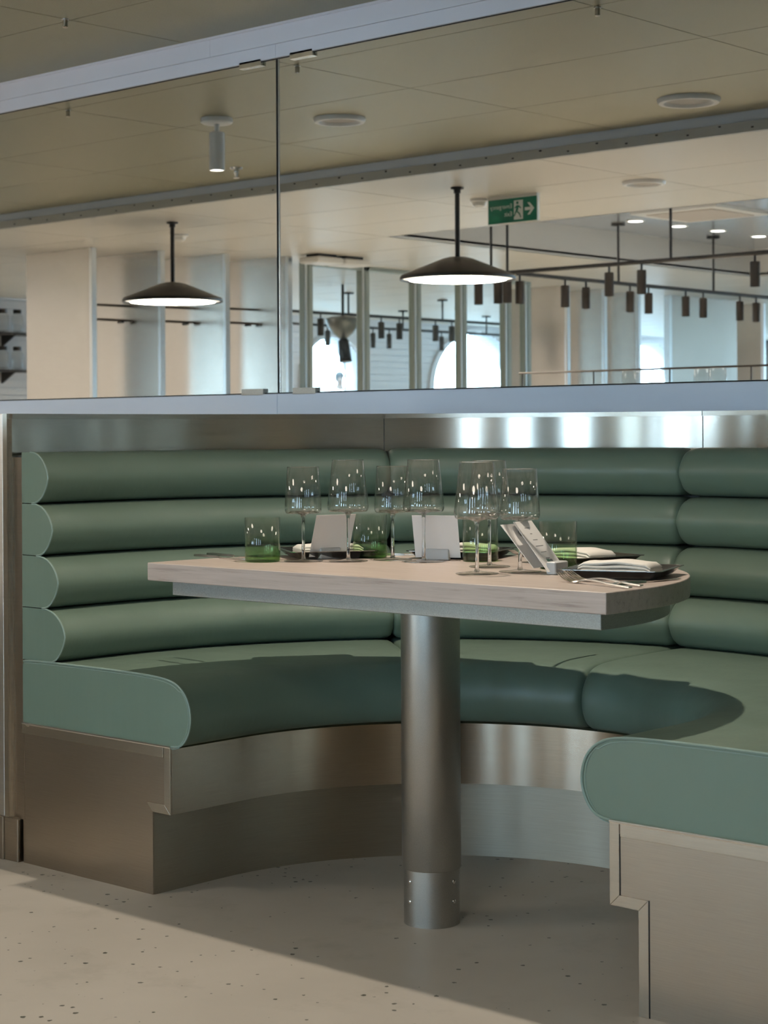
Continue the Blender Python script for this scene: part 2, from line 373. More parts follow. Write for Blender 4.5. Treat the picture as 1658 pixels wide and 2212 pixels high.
# --- main pale ceiling with a raised coffer
XK0, XK1, YK0, YK1 = -5.45, -1.31, -4.55, -8.98
cb = MB()
for a, b, c_, d in ((XF, XK0, YB, -2.545), (XK0, -1.9, YB, YK1), (XK0, XK1, YK0, -2.545), (XK1, XR, YW, -2.545)): cb.box(a, b, c_, d, ZD + .015, ZD + .03)
cm = S(cb.build('ceiling', M['joint'], smooth=0), 'pale ceiling panels of the dining room')
me0 = None
xk = [XK0 + 1.38 * k for k in range(-5, 5)]; yk = [-2.545] + [-2.65 - .633 * k for k in range(1, 26)]
for i in range(len(xk) - 1):
    for j in range(len(yk) - 1):
        xa, xb_ = max(xk[i], XF), xk[i + 1]; ya, yb_ = yk[j + 1], yk[j]
        if xa >= XK0 - .01 and xb_ < -1.2 and 3 <= j <= 9: continue
        if xb_ > -1.2: continue
        if j > 9 and xb_ > -1.9: xb_ = -1.95
        MB().box(xa + .003, xb_ - .003, ya + .003, yb_ - .003, ZD, ZD + .014).build('panel', M['ceil_light'], cm, smooth=0)
MB().box(XK1, XR, YW, -2.545, ZD, ZD + .014).build('panel', M['ceil_light'], cm, smooth=0)
kf = MB().box(XK0, XK1, YK1, YK0, ZK, ZK + .03)
S(kf.build('ceiling', M['ceil_gloss'], smooth=0), 'blue grey satin ceiling of the raised coffer')
kf = MB().box(XK0 - .02, XK0, YK1, YK0, ZD, ZK).box(XK1, XK1 + .02, YK1, YK0, ZD, ZK).box(XK0, XK1, YK1 - .02, YK1, ZD, ZK).box(XK0, XK1, YK0, YK0 + .02, ZD, ZK)
S(kf.build('trim_4', M['white'], smooth=0), 'white upstand around the raised coffer')
# --- mirror wall trims
MT, MBt, XS = 2.273, 1.174, -1.8118
S(MB().box(-4.4, XS - .004, -.012, .02, 1.0, MBt - .004).build('trim_5', M['band'], smooth=0, bevel=.002), 'pale blue painted strip under the left mirror panel')
S(MB().box(XS - .003, 1.75, -.012, .02, 1.0, MBt - .004).build('trim_6', M['band'], smooth=0, bevel=.002), 'pale blue painted strip under the right mirror panel')
S(MB().box(-4.4, XS - .003, -.012, .02, MT, 2.318).build('trim_7', M['band_top'], smooth=0), 'pale lilac strip above the left mirror panel')
S(MB().box(XS - .002, 1.75, -.012, .02, MT, 2.318).build('trim_8', M['band_top'], smooth=0), 'pale lilac strip above the right mirror panel')
S(MB().box(-4.4, -2.13, -.014, .02, 2.319, ZC).box(-2.129, 1.75, -.014, .02, 2.319, ZC).box(-4.4, 1.75, -.022, -.014, ZC - .008, ZC).build('trim_9', M['band_top'], smooth=0), 'pale lilac fascia between mirror and ceiling')
S(MB().box(-4.4, 1.75, .007, .02, MBt - .004, MT).build('trim_10', M['dark'], smooth=0), 'dark backing board behind the mirror')
def mirror(x0, x1, label, clips):
    t = thing('wall_mirror', label, 'mirror', (0, 0, MBt), group='frameless mirror panels over the booth')
    g = MB().box(x0, x1, 0, .006, 0, MT - MBt - .001); g.build('mirror_glass', M['mirror'], t, smooth=0)
    e = x0 if x0 == XS + .002 else x1
    for x, z, up in clips:
        cl = MB().box(x - .052, x + .052, -.012, -.0005, z - MBt - .011, z - MBt + .011); cl.build('mirror_clip', M['chrome'] if up else M['frame'], t, smooth=0, bevel=.0006)
    return t
S(MB().box(-4.4, 1.75, -.004, .006, MBt - .0065, MBt).box(-4.4, 1.75, -.003, .006, MT - .0025, MT).build('trim_11', M['dark'], smooth=0), 'dark gasket line along the mirror edges')
mirror(-4.4, XS - .013, 'frameless mirror panel left of the dark vertical joint above the booth', ((-1.936, MT - .004, 1), (-1.934, MBt + .003, 0)))
m2 = mirror(XS + .002, 1.75, 'frameless mirror panel right of the dark vertical joint above the booth', ((-1.697, MT - .004, 1), (-1.691, MBt + .003, 0)))
MB().box(XS - .0015, XS + .002, -.002, .006, 0, MT - MBt - .001).build('edge_bead', M['edge'], m2, smooth=0)

# ================================================================== things on the ceiling (most are seen in the mirror)
def disc(prof, c, n=32): return MB().lathe(prof, c, n)
# cylinder spotlight
def cyl_spot(p, label):
    t = thing('ceiling_spotlight', label, 'spotlight', p)
    MB().lathe([(0, 0), (.068, 0), (.068, -.018), (.06, -.024), (0, -.024)], n=40).build('canopy', M['white'], t)
    MB().lathe([(0, -.02), (.011, -.02), (.011, -.066), (0, -.066)], n=16).build('stem', M['white'], t)
    MB().lathe([(0, -.058), (.028, -.058), (.033, -.062), (.033, -.222), (.029, -.222), (.029, -.214), (0, -.214)], n=40).build('housing', M['white'], t)
    MB().lathe([(0, -.212), (.0285, -.212), (.0285, -.2165), (0, -.2165)], n=32).build('lens', M['lamp_glow'], t)
    return t
p = vr(468, 256, ZC)
cyl_spot(p, 'white cylinder spotlight with lit lens on the olive ceiling, seen in mirror')
light('ceiling_spot_lamp', 'SPOT', (p.x, p.y, ZC - .23), 45, target=(p.x, p.y - .1, 0), spot_size=math.radians(100), spot_blend=.6, shadow_soft_size=.025)
def speaker(px, py, z, r, label):
    p = vr(px, py, z); t = thing('ceiling_speaker', label, 'speaker', p)
    MB().lathe([(r * .72, -.003), (r * .8, -.018), (r * .95, -.018), (r, -.008), (r, 0), (r * .72, 0), (r * .72, -.003)], n=48).build('trim_ring', M['white'], t)
    MB().lathe([(0, 0), (r * .73, 0), (r * .73, -.006), (0, -.008)], n=48).build('grille', mat('grille', (.42, .41, .38), .6), t)
speaker(733, 256, ZC, .112, 'round ceiling speaker nearest the mirror joint, dull ring')
speaker(1487, 214, ZC, .128, 'round ceiling speaker with bright white ring at upper right in mirror')
speaker(1390, 392, ZD, .11, 'round ceiling speaker on the pale ceiling, seen edge-on in mirror')
p = vr(510, 362, ZC); t = thing('sprinkler', 'small chrome fire sprinkler beside the white cylinder spotlight', 'sprinkler', p)
MB().lathe([(0, 0), (.035, 0), (.033, -.008), (0, -.008)], n=24).build('escutcheon', M['chrome'], t)
MB().lathe([(0, -.008), (.012, -.008), (.014, -.02), (.008, -.034), (.006, -.05), (0, -.05)], n=16).build('head', M['chrome'], t)
MB().lathe([(0, -.05), (.016, -.05), (.016, -.053), (0, -.053)], n=16).build('deflector', M['chrome'], t)
for lab, x, y in (('small steel ceiling hook at top left above the mirror', -2.255, -.53), ('small steel ceiling hook seen at the left in the mirror', -3.6, -.53), ('small steel ceiling hook seen at top right in the mirror', -.91, -.53)):
    t = thing('ceiling_hook', lab, 'hook', (x, y, ZC), group='steel ceiling hooks')
    MB().lathe([(0, 0), (.0085, 0), (.0085, -.026), (.007, -.028), (0, -.028)], n=16).build('barrel', M['steel'], t); MB().lathe([(0, 0), (.012, 0), (.012, -.003), (0, -.003)], n=16).build('collar', M['steel_light'], t)
cyl_spot(Vector((-.09, -1.27, ZC)), 'white cylinder spotlight on the ceiling directly above the dining table')
# pendants
def pendant(p, label, power=40):
    t = thing('pendant_lamp', label, 'pendant lamp', p, group='black cone pendants over the aisle')
    zr = 1.822 - ZD
    MB().lathe([(0, 0), (.034, 0), (.034, -.008), (.018, -.012), (.018, -.03), (0, -.03)], n=24).build('canopy', M['black'], t)
    MB().lathe([(0, -.02), (.0125, -.02), (.0125, zr + .1), (0, zr + .1)], n=16).build('rod', M['black'], t)
    MB().lathe([(0, zr + .118), (.045, zr + .117), (.08, zr + .108), (.29, zr + .024), (.298, zr + .014), (.298, zr), (.29, zr), (.285, zr + .012), (.08, zr + .095), (0, zr + .1)], n=64).build('shade', M['black'], t)
    MB().lathe([(0, zr + .012), (.284, zr + .012), (.284, zr + .008), (0, zr + .008)], n=48).build('diffuser', M['pend_glow'], t)
    light('pendant_light', 'AREA', (p.x, p.y, 1.822), power, target=(p.x, p.y, 0), shape='DISK', size=.5)
pendant(vr(372, 480, ZD), 'black cone pendant lamp in front of the steel panels, seen in left mirror panel')
pendant(vr(987, 405, ZD), 'black cone pendant lamp beside the green exit sign, seen in the mirror')
pendant(Vector((-1.39, -3.04, ZD)), 'added black cone pendant lamp out of view, next to the bar counter end', 11)  # this pendant and the next are unseen, added as warm fill
pendant(Vector((.83, -3.04, ZD)), 'added black cone pendant lamp out of view, in front of the booth', 11)
for px, py, lab in ((1035, 430, 'white smoke detector beside the green exit sign'), (388, 506, 'white smoke detector behind the left pendant rod')):
    p = vr(px, py, ZD); t = thing('smoke_detector', lab, 'smoke detector', p)
    MB().lathe([(0, 0), (.052, 0), (.052, -.012), (.044, -.018), (0, -.018)], n=32).build('base', M['white'], t)
    MB().lathe([(0, -.016), (.04, -.016), (.034, -.036), (.018, -.046), (0, -.046)], n=32).build('chamber', M['white'], t)
# exit sign
p = vr(1108, 422, ZD); p.z = ZD
t = thing('exit_sign', 'green emergency exit sign with running figure and arrow on the pale ceiling', 'exit sign', p)
SW, SH = .325, .125
MB().box(-SW / 2 - .004, SW / 2 + .004, -.012, .008, -SH - .022, -.012).build('casing', M['steel_light'], t, smooth=0)
MB().box(-SW / 2 - .004, SW / 2 + .004, -.014, .010, -.014, 0).build('mounting_rail', M['steel_light'], t, smooth=0)
MB().box(-SW / 2, SW / 2, .008, .0095, -SH - .018, -.016).build('green_face', M['sign_green'], t, smooth=0)
zc = -.017 - SH / 2
def face_poly(polys, name, mt, y0=.0095, y1=.0105):
    g = MB()
    for pl in polys: g.prism([(-a, b + zc) for a, b in pl], y0, y1, 'y')      # u to the reader's right = -x
    return g.build(name, mt, t, smooth=0)
face_poly([[(-.148, 0), (-.118, .032), (-.102, .032), (-.124, .008), (-.085, .008), (-.085, -.008), (-.124, -.008), (-.102, -.032), (-.118, -.032)]], 'arrow', M['sign_white'])
face_poly([[(-.072, -.052), (-.012, -.052), (-.012, .05), (-.072, .05)]], 'white_panel', M['sign_white'])
man = [arc(-.036, .036, .0085, 0, 330, 11), [(-.047, .022), (-.03, .024), (-.024, -.006), (-.038, -.01)], [(-.047, .022), (-.062, .008), (-.058, .004), (-.044, .014)], [(-.03, .022), (-.016, .012), (-.018, .007), (-.032, .014)],
       [(-.038, -.008), (-.053, -.02), (-.062, -.042), (-.056, -.044), (-.046, -.024), (-.03, -.012)], [(-.034, -.008), (-.022, -.006), (-.016, -.024), (-.004, -.036), (-.008, -.041), (-.022, -.028), (-.028, -.014)]]
face_poly(man, 'running_figure', M['sign_green'], .0105, .0112)
def text_mesh(body, size, name, mt, parent, mtx, align='LEFT'):
    cu = bpy.data.curves.new(name, 'FONT'); cu.body = body; cu.size = size; cu.align_x = align; cu.extrude = .0004; cu.resolution_u = 2
    ob = bpy.data.objects.new(name, cu); COL.objects.link(ob); bpy.context.view_layer.update()
    me = bpy.data.meshes.new_from_object(ob.evaluated_get(bpy.context.evaluated_depsgraph_get())); me.name = name
    bpy.data.objects.remove(ob); me.materials.clear(); me.materials.append(mt); me.transform(mtx)
    o = bpy.data.objects.new(name, me); COL.objects.link(o); o.parent = parent; return o
RS = Matrix(((-1, 0, 0, 0), (0, 0, 1, 0), (0, 1, 0, 0), (0, 0, 0, 1)))
text_mesh('Emergency', .034, 'lettering', M['sign_white'], t, Matrix.Translation((.0, .010, zc + .012)) @ RS)
text_mesh('Exit', .034, 'lettering', M['sign_white'], t, Matrix.Translation((.0, .010, zc - .03)) @ RS)
# raised-coffer downlights and air cassette
for k, (px, py) in enumerate(((1372, 477), (1466, 488), (1550, 498), (1638, 510))):
    p = vr(px, py, ZK); t = thing('downlight', ['leftmost', 'second from left', 'third from left', 'rightmost'][k] + ' glowing downlight in the raised blue ceiling', 'downlight', p, group='downlights of the raised ceiling')
    MB().lathe([(.05, 0), (.055, -.006), (.065, -.006), (.068, 0), (.05, 0)], n=32).build('trim_ring', M['white'], t)
    MB().lathe([(0, 0), (.052, 0), (.052, -.003), (0, -.003)], n=32).build('lens', M['dl_glow'], t)
p = vr(1512, 458, ZK); t = thing('air_cassette', 'square white air conditioning cassette in the raised ceiling', 'air conditioner', p)
MB().box(-.34, .34, -.34, .34, -.02, 0).build('frame', M['white'], t, smooth=0); MB().box(-.26, .26, -.26, .26, -.026, -.02).build('grille', mat('cassette_grille', (.5, .46, .42), .6), t, smooth=0)
# track lights
def track(label, a, b, heads, rods, ztop, along, hl=.15, hr=.03, mt='bronze'):
    a, b = Vector(a), Vector(b); t = thing('track_light_rail', label, 'track light', a)
    MB().tube([a, b], .014, 10).build('rail', M['black'], t, a)
    for h in heads:
        q = a + (b - a) * h - a
        g = MB().lathe([(0, -.01), (.007, -.01), (.007, -.055), (0, -.055)], q, 12); hd = g.build('stem', M['black'], t)
        MB().lathe([(0, -.05), (hr * .9, -.05), (hr, -.055), (hr, -.05 - hl), (hr * .86, -.05 - hl), (hr * .86, -.04 - hl), (0, -.04 - hl)], q, 24).build('spot_head', M[mt], t)
    for h in rods:
        q = a + (b - a) * h - a
        MB().tube([q, q + Vector((0, 0, ztop - a.z))], .009, 10).build('rod', M['black'], t)
        MB().lathe([(0, 0), (.05, 0), (.05, -.014), (0, -.014)], q + Vector((0, 0, ztop - a.z)), 20).build('canopy', M['black'], t)
def fr(p0, p1, q, ax): return (q[ax] - p0[ax]) / (p1[ax] - p0[ax])
ZR = 2.1; YA, XB = -5.41, -5.13
A0, A1 = (-5.75, YA, ZR), (-1.6, YA, ZR)
track('nearest black track rail parallel to the mirror, with cylinder spots', A0, A1, [fr(A0, A1, vyp(x, 600, YA), 0) for x in (1033, 1075, 1095, 1315, 1385, 1630)], [fr(A0, A1, vyp(x, 520, YA), 0) for x in (1060, 1095, 1448)], ZK, 0)
B0, B1 = (XB, YA - .05, ZR - .005), (XB, -9.6, ZR - .005)
track('black track rail running away from the mirror corner, with paired cylinder spots', B0, B1, [fr(B0, B1, vxp(x, 620, XB), 1) for x in (1122, 1220, 1265, 1360, 1400, 1480, 1518, 1597, 1632)], [fr(B0, B1, vxp(x, 560, XB), 1) for x in (1335, 1540)], ZK, 1)
XC = -8.9
C0, C1 = (XC, -6.4, ZR), (XC, -11.0, ZR)
track('far black track rail behind the glazed partition, nearer of two', C0, C1, [fr(C0, C1, vxp(x, 680, XC), 1) for x in (692, 823, 862, 940, 975, 1110)], [fr(C0, C1, vxp(x, 640, XC), 1) for x in (752, 955)], ZD, 1)
D0, D1 = (-10.2, -7.0, ZR), (-10.2, -13.5, ZR)
track('far black track rail close to the arched windows', D0, D1, [fr(D0, D1, vxp(x, 700, -10.2), 1) for x in (707, 805, 840, 953, 1090)], [fr(D0, D1, vxp(x, 690, -10.2), 1) for x in (870, 1050)], ZD, 1, hr=.026)

for x, y, e_ in ((-4.6, YA, 520), (-3.3, YA, 520), (-2.3, YA, 520), (XB, -6.6, 480), (XB, -8.2, 480), (XC, -8.6, 320), (-10.2, -10.5, 420), (-6.3, -4.2, 420), (-10.0, -6.0, 260)):  # last pair hang from no rail, added as warm fill
    light('track_and_fill_lamp', 'SPOT', (x, y, 1.88), e_, target=(x, y, 0), spot_size=math.radians(110), spot_blend=.7, shadow_soft_size=.03)
light('corner_fill_spot', 'SPOT', (-9.3, -1.4, 2.3), 420, target=(-11.5, -.9, 1.3), spot_size=math.radians(130), spot_blend=.6, shadow_soft_size=.04)  # added fill, warms the corner that the steel dividers reflect
# ================================================================== dividers and far furniture seen in the mirror
def fin(xr_, y, label, w_=.70, rails=False):
    t = thing('steel_divider', label, 'divider panel', (xr_, y, 0), group='brushed steel divider panels')
    MB().box(-w_, 0, -.014, .014, 0, ZD - .001).build('panel', M['fin'], t, smooth=0)
    MB().box(0, .03, -.02, .02, 0, ZD - .001).build('edge_strip', M['edge'], t, smooth=0, bevel=.002)
    if rails:                             # shelf rails from this panel to the one in front
        for z_ in (1.93, 1.83):
            MB().tube([(-.32, .014, z_), (-.36, .40, z_)], .009, 8).build('shelf_rail', M['bronze'], t)
        for y_ in (.06, .32): MB().box(-.36, -.31, y_, y_ + .02, 1.81, 1.832).build('rail_clamp', M['black'], t, smooth=0)
names = ['leftmost', 'second from left', 'third from left', 'fourth from left']
for k, (px, py) in enumerate(((197, 535), (345, 541), (485, 548), (620, 553))):
    p = vr(px, py, ZD); fin(p.x, p.y, names[k] + ' brushed steel divider panel seen in the left mirror panel' if k < 3 else 'brushed steel divider panel crossing the dark mirror joint', rails=k > 0)
XG = -7.05
for k, px in enumerate((1222, 1302, 1375)):
    p = vxp(px, 700, XG); fin(p.x, p.y, ['first', 'second', 'third'][k] + ' brushed steel divider panel right of the glazed partition', .62)
p = vxp(1645, 700, XG); fin(p.x, p.y, 'farthest brushed steel divider panel at the right edge of the mirror', .5)
a, b = vxp(1442, 700, XG), vxp(1587, 700, XG)
t = thing('steel_screen', 'wide dark blue grey steel screen behind the track lights', 'screen', (XG, a.y, 0))
MB().box(-.02, .02, b.y - a.y, 0, 0, ZD - .001).build('panel', M['fin'], t, smooth=0); MB().box(-.03, .03, -.02, .02, 0, ZD - .001).build('edge_strip', M['edge'], t, smooth=0)
# glazed partition
t = thing('glazed_partition', 'glazed partition with grey green posts, seen right of the mirror joint', 'partition', (XG, -5.3, 0))
py_ = [vxp(x, 700, XG).y + 5.3 for x in (662, 785, 897, 996, 1092, 1135)]
for k, y in enumerate(py_):
    MB().box(-.03, .03, y - .035, y + .005, 0, ZD - .001).box(-.03, .03, y + .012, y + .045, 0, ZD - .001).build('post', M['sage_post'], t, smooth=0)
    MB().box(.025, .034, y + .03, y + .045, 0, ZD - .001).build('post_edge', M['edge'], t, smooth=0)
    if k < 5: MB().box(-.005, .005, py_[k + 1] + .045, y - .035, .05, ZD - .03).build('pane', M['pane'], t, smooth=0)
MB().box(-.03, .03, py_[-1], py_[0], ZD - .03, ZD - .002).build('head_rail', M['sage_post'], t, smooth=0)
for px, lab in ((694, 'left white ceiling unit at the head of the glazed partition'), (752, 'right white ceiling unit at the head of the glazed partition')):
    p = vxp(px, 565, -6.6); t = thing('ceiling_unit', lab, 'air unit', (p.x, p.y, ZD))
    MB().cbox(-.10, .10, -.13, .13, -.065, -.02, .01).build('body', M['white'], t); MB().box(-.06, .06, -.09, .09, -.02, 0).build('bracket', M['black'], t, smooth=0)
# dome lamp
p = vxp(740, 670, -8.3); t = thing('dome_heat_lamp', 'grey metal dome lamp with black cylinder hanging before the arched window', 'lamp', (p.x, p.y, 2.0))
MB().lathe([(0, .03), (.10, .025), (.145, .005), (.146, -.01), (.13, -.06), (.09, -.12), (.03, -.165), (0, -.165)], n=40).build('dome', mat('grey_dome', (.30, .30, .29), .3, .7), t)
MB().tube([(0, 0, .02), (0, 0, ZD - 2.0)], .012, 10).build('rod', M['black'], t)
MB().tube([(0, 0, -.165), (.005, .0, -.18), (.03, 0, -.36)], [.03, .045, .055], 20).build('lamp_body', M['black'], t); MB().tube([(.02, 0, -.36), (.02, 0, -.62)], .004, 6).build('cord', M['black'], t)
MB().tube([(.05, .03, -.26), (.075, .04, -.33)], .03, 14).build('side_box', M['black'], t)
# shelves with jars on the shiplap wall at far left
for z_, py1, lab in ((None, 722, 'upper'), (None, 801, 'lower')):
    a, b = vxp(-30, py1, XF), vxp(45, py1, XF)
    t = thing('wall_shelf', lab + ' dark wall shelf on white boards at the left edge of the mirror', 'shelf', (XF, b.y, b.z))
    MB().box(0, .22, -.15, a.y - b.y, -.02, 0).build('board', M['bronze'], t, smooth=0)
    for k in range(2): MB().prism([(.0, -.02), (.2, -.02), (0, -.12)], .2 + .4 * k, .22 + .4 * k, 'y').build('bracket', M['black'], t, smooth=0)
    for k in range(3):
        y = b.y + .12 + .16 * k
        j = thing('glass_jar', ['rightmost', 'middle', 'leftmost'][k] + ' glass jar with dark lid on the %s wall shelf' % lab, 'jar', (XF + .11, y, b.z), group='glass jars on the wall shelves')
        MB().lathe([(0, .002), (.05, .002), (.055, .02), (.055, .15), (.035, .18), (.033, .18), (.05, .148), (.05, .02), (0, .008)], n=20).build('vessel', M['wine'], j)
        MB().lathe([(0, .18), (.038, .18), (.038, .215), (0, .215)], n=20).build('lid', M['bronze'], j)
# high bar counter with a glass screen rail
CX0, CX1, CY0, CY1 = -3.35, -1.35, -3.15, -2.15
t = thing('bar_counter', 'high pale bar counter whose glasses show along the mirror bottom', 'counter', (CX0, CY0, 0))
MB().box(.05, CX1 - CX0 - .05, .05, CY1 - CY0 - .05, 0, 1.06).build('body', M['wall'], t, smooth=0); MB().box(0, CX1 - CX0, 0, CY1 - CY0, 1.06, 1.10).build('worktop', M['oak'], t, smooth=0)
t = thing('counter_rail', 'thin steel rail on posts above the high bar counter', 'rail', (CX0, CY0 + .06, 1.10))
MB().tube([(.1, 0, .235), (1.9, 0, .235)], .005, 8).build('top_bar', M['bronze'], t)
for k in range(5): MB().tube([(.12 + .44 * k, 0, 0), (.12 + .44 * k, 0, .235)], .004, 8).build('post', M['bronze'], t)
# person beyond, in front of the window
def person(loc, rz):
    t = thing('person', 'person in a white top standing before the bright arched window', 'person', loc, rz)
    def skin(name, vs, es, rad, mt, root=0):
        me = bpy.data.meshes.new(name); me.from_pydata(vs, es, []); o = bpy.data.objects.new(name, me); COL.objects.link(o); o.parent = t
        md = o.modifiers.new('skin', 'SKIN'); me.materials.append(mt); md.use_smooth_shade = True
        for i, r in enumerate(rad): me.skin_vertices[0].data[i].radius = r
        me.skin_vertices[0].data[root].use_root = True
        s2 = o.modifiers.new('sub', 'SUBSURF'); s2.levels = 1; s2.render_levels = 2; return o
    vs = [(0, 0, .95), (0, 0, 1.18), (0, 0, 1.40), (0, 0, 1.50), (0, .02, 1.60), (0, .025, 1.70), (.19, 0, 1.40), (.24, .02, 1.12), (.22, .16, .92), (-.19, 0, 1.40), (-.24, .02, 1.12), (-.22, .16, .92),
          (.09, 0, .88), (.10, .02, .48), (.10, -.01, .08), (.10, .12, .04), (-.09, 0, .88), (-.10, .02, .48), (-.10, -.01, .08), (-.10, .12, .04), (.22, .24, .90), (-.22, .24, .90), (0, .115, 1.615)]
    es = [(0, 1), (1, 2), (2, 3), (3, 4), (4, 5), (2, 6), (6, 7), (7, 8), (8, 20), (2, 9), (9, 10), (10, 11), (11, 21), (0, 12), (12, 13), (13, 14), (14, 15), (0, 16), (16, 17), (17, 18), (18, 19), (4, 22)]
    rad = [(.14, .11), (.13, .10), (.13, .09), (.055, .055), (.085, .10), (.075, .09), (.055, .055), (.043, .043), (.032, .03), (.055, .055), (.043, .043), (.032, .03), (.085, .085), (.06, .06), (.045, .045), (.04, .03), (.085, .085), (.06, .06), (.045, .045), (.04, .03), (.03, .018), (.03, .018), (.014, .018)]
    skin('body', vs, es, rad, M['skin'])
    k = [0, 1, 2, 6, 7, 9, 10]; ix = {a: i for i, a in enumerate(k)}
    skin('shirt', [vs[i] for i in k], [(ix[a], ix[b]) for a, b in es if a in ix and b in ix], [tuple(q * 1.14 for q in rad[i]) for i in k], M['cloth'])
    k = [0, 12, 13, 14, 16, 17, 18]; ix = {a: i for i, a in enumerate(k)}
    skin('trousers', [vs[i] for i in k], [(ix[a], ix[b]) for a, b in es if a in ix and b in ix], [tuple(q * 1.12 for q in rad[i]) for i in k], M['bronze'])
    MB().ball((0, .0, 1.70), .102, 20, 1.05, -12, 90).ball((0, -.035, 1.66), .09, 20, 1.1, -60, 70).build('hair', M['hair'], t)
d_ = ray(733, 804); q = CAM + d_ * 40.0
S(MB().box(-45, XF - 1.5, -50, -4, -.4, q.z - 1.79).build('floor_terrace', mat('terrace_stone', (.2, .2, .19), .8), smooth=0), 'raised terrace outside the arched windows')
person((q.x, -q.y, q.z - 1.79), math.radians(-60))
# ================================================================== booth
YF, RL, LZ = -1.535, 1.187, 1.0919
def yc(r): return -1.355 + .045 * (1 - (min(max(r, .55), 1.19) - .55) / .64)
def at(st, r, z):
    k, q = st
    if k == 'A': a = math.radians(q); return Vector((r * math.cos(a), yc(r) + r * math.sin(a), z))
    y = YF + (yc(r) - YF) * q
    return Vector((-r if k == 'L' else r, y, z))
def stations(a, b):                       # a, b: 'L' front left, 'R' front right or an angle
    out = []
    if a == 'L': out += [('L', i / 4) for i in range(4)]; a = 180
    e = 0 if b == 'R' else b
    n = max(2, int(abs(a - e) / 3)); out += [('A', a + (e - a) * i / n) for i in range(n + 1)]
    if b == 'R': out += [('R', 1 - i / 4) for i in range(1, 5)]
    return out
T1, T2 = 136.5, 93.8
SECT = (('L', T1), (T1, T2), (T2, 'R'))
def sweep(sts, prof, a_open, b_open):
    """closed profile swept along the booth; seams between sections are rounded in, free ends are cut flat"""
    n = len(prof); cr = sum(p[0] for p in prof) / n; cz = sum(p[1] for p in prof) / n
    def ring(st, k): return [at(st, cr + (r - cr) * (1 - k / .11), cz + (z - cz) * (1 - k / .07)) for r, z in prof]
    def near(i, f):                       # a station slightly inside the end
        s, t = sts[i], sts[i + (1 if i == 0 else -1)]
        return (s[0], s[1] + (t[1] - s[1]) * f)
    rs = []
    if a_open: rs.append(ring(sts[0], 0))
    else: rs += [ring(sts[0], .026), ring(near(0, .08), .010), ring(near(0, .25), .0028), ring(near(0, .6), 0)]
    for s in sts[1:-1]: rs.append(ring(s, 0))
    if b_open: rs.append(ring(sts[-1], 0))
    else: rs += [ring(near(-1 % len(sts), .6), 0), ring(near(len(sts) - 1, .25), .0028), ring(near(len(sts) - 1, .08), .010), ring(sts[-1], .026)]
    g = MB(); g.rings(rs, split=True); return g
# --- curved steel back wall and end piers
cw = MB(); sts = stations('L', 'R')
cw.rings([[at(s, RL, .30), at(s, RL, LZ - .012), at(s, RL + .02, LZ - .012), at(s, RL + .02, .30)] for s in sts])
wc = structure(cw.build('wall_booth', M['steel']), 'curved brushed steel lining behind the banquette')
for a, b in SECT:
    ss = stations(a, b); g = .15 if a != 'L' else 0
    if a != 'L': ss[0] = ('A', a - .1)
    MB().rings([[at(s, RL - .006, LZ - .012), at(s, RL - .006, LZ), at(s, RL + .03, LZ), at(s, RL + .03, LZ - .012)] for s in ss], split=True).build('cap_strip', M['steel_strip'], wc)
for t_ in (T1, T2):
    s = ('A', t_); p0 = [at(('A', t_ + d), RL - .0008, z) for d in (.06, -.06) for z in (.98, LZ - .013)]
    MB().add([p0[0], p0[1], p0[3], p0[2]], [(0, 1, 2, 3)]).build('joint', M['joint'], wc, smooth=0)
for sg, side in ((-1, 'left'), (1, 'right')):
    x0, x1 = (-1.9, -1.205) if sg < 0 else (1.205, 1.9)
    pw = structure(MB().box(x0, x1, YF - .012, .02, .105, LZ).build('wall_pier', M['steel_light'], smooth=0, bevel=.002), 'pale satin steel pier at the %s end of the booth' % side)
    MB().box(min(x0, x1), max(x0, x1), YF - .018, -.02, 0, .105).build('skirting', M['steel_base'], pw, smooth=0, bevel=.002)
    e0, e1 = sorted((sg * 1.205, sg * 1.188))
    MB().box(e0, e1, YF - .012, YF + .05, .105, LZ).build('corner_strip', M['steel_strip'], wc, smooth=0)
    e0, e1 = sorted((sg * 1.188, sg * 1.178)); MB().box(e0, e1, YF - .004, YF + .05, .105, LZ - .013).build('corner_strip', M['steel'], wc, smooth=0)
    e0, e1 = sorted((sg * 1.205, sg * 1.15)); MB().box(e0, e1, YF - .014, YF + .04, 0, .105).build('skirting', M['steel_base'], wc, smooth=0, bevel=.002)
    e0, e1 = sorted((sg * 1.178, sg * 1.146)); MB().box(e0, e1, YF + .002, YF + .007, .105, .985).build('side_strip', M['steel_base'], wc, smooth=0)
    e0, e1 = sorted((sg * 1.152, sg * 1.135)); MB().box(e0, e1, YF - .004, YF + .02, .105, .338).build('side_strip', M['steel_base'], wc, smooth=0)
# --- banquette
bq = thing('banquette', 'horseshoe banquette in sage green leather with roll cushions on a steel base', 'banquette', (0, YF, 0))
ORG = (0, YF, 0)
ZL, ZS, RI, RP = .338, .188, .598, .66
front = MB().rings([[at(s, RI, ZS), at(s, RI, ZL - .004), at(s, RI + .004, ZL), at(s, RI + .12, ZL), at(s, RI + .12, ZS)] for s in stations('L', 'R')])
fr_ = front.build('front_panel', M['steel_front'], bq, ORG)
for t_ in (T1 - 2, 78.0):
    MB().add([at(('A', t_ + .12), RI - .0006, ZS), at(('A', t_ + .12), RI - .0006, ZL), at(('A', t_ - .12), RI - .0006, ZL), at(('A', t_ - .12), RI - .0006, ZS)], [(0, 1, 2, 3)]).build('joint', M['joint'], fr_, ORG, smooth=0)
kick = MB().rings([[at(s, RP, 0), at(s, RP, ZS), at(s, RP + .05, ZS), at(s, RP + .05, 0)] for s in stations('L', 'R')])
kick.build('kick_plate', M['steel_kick'], bq, ORG)
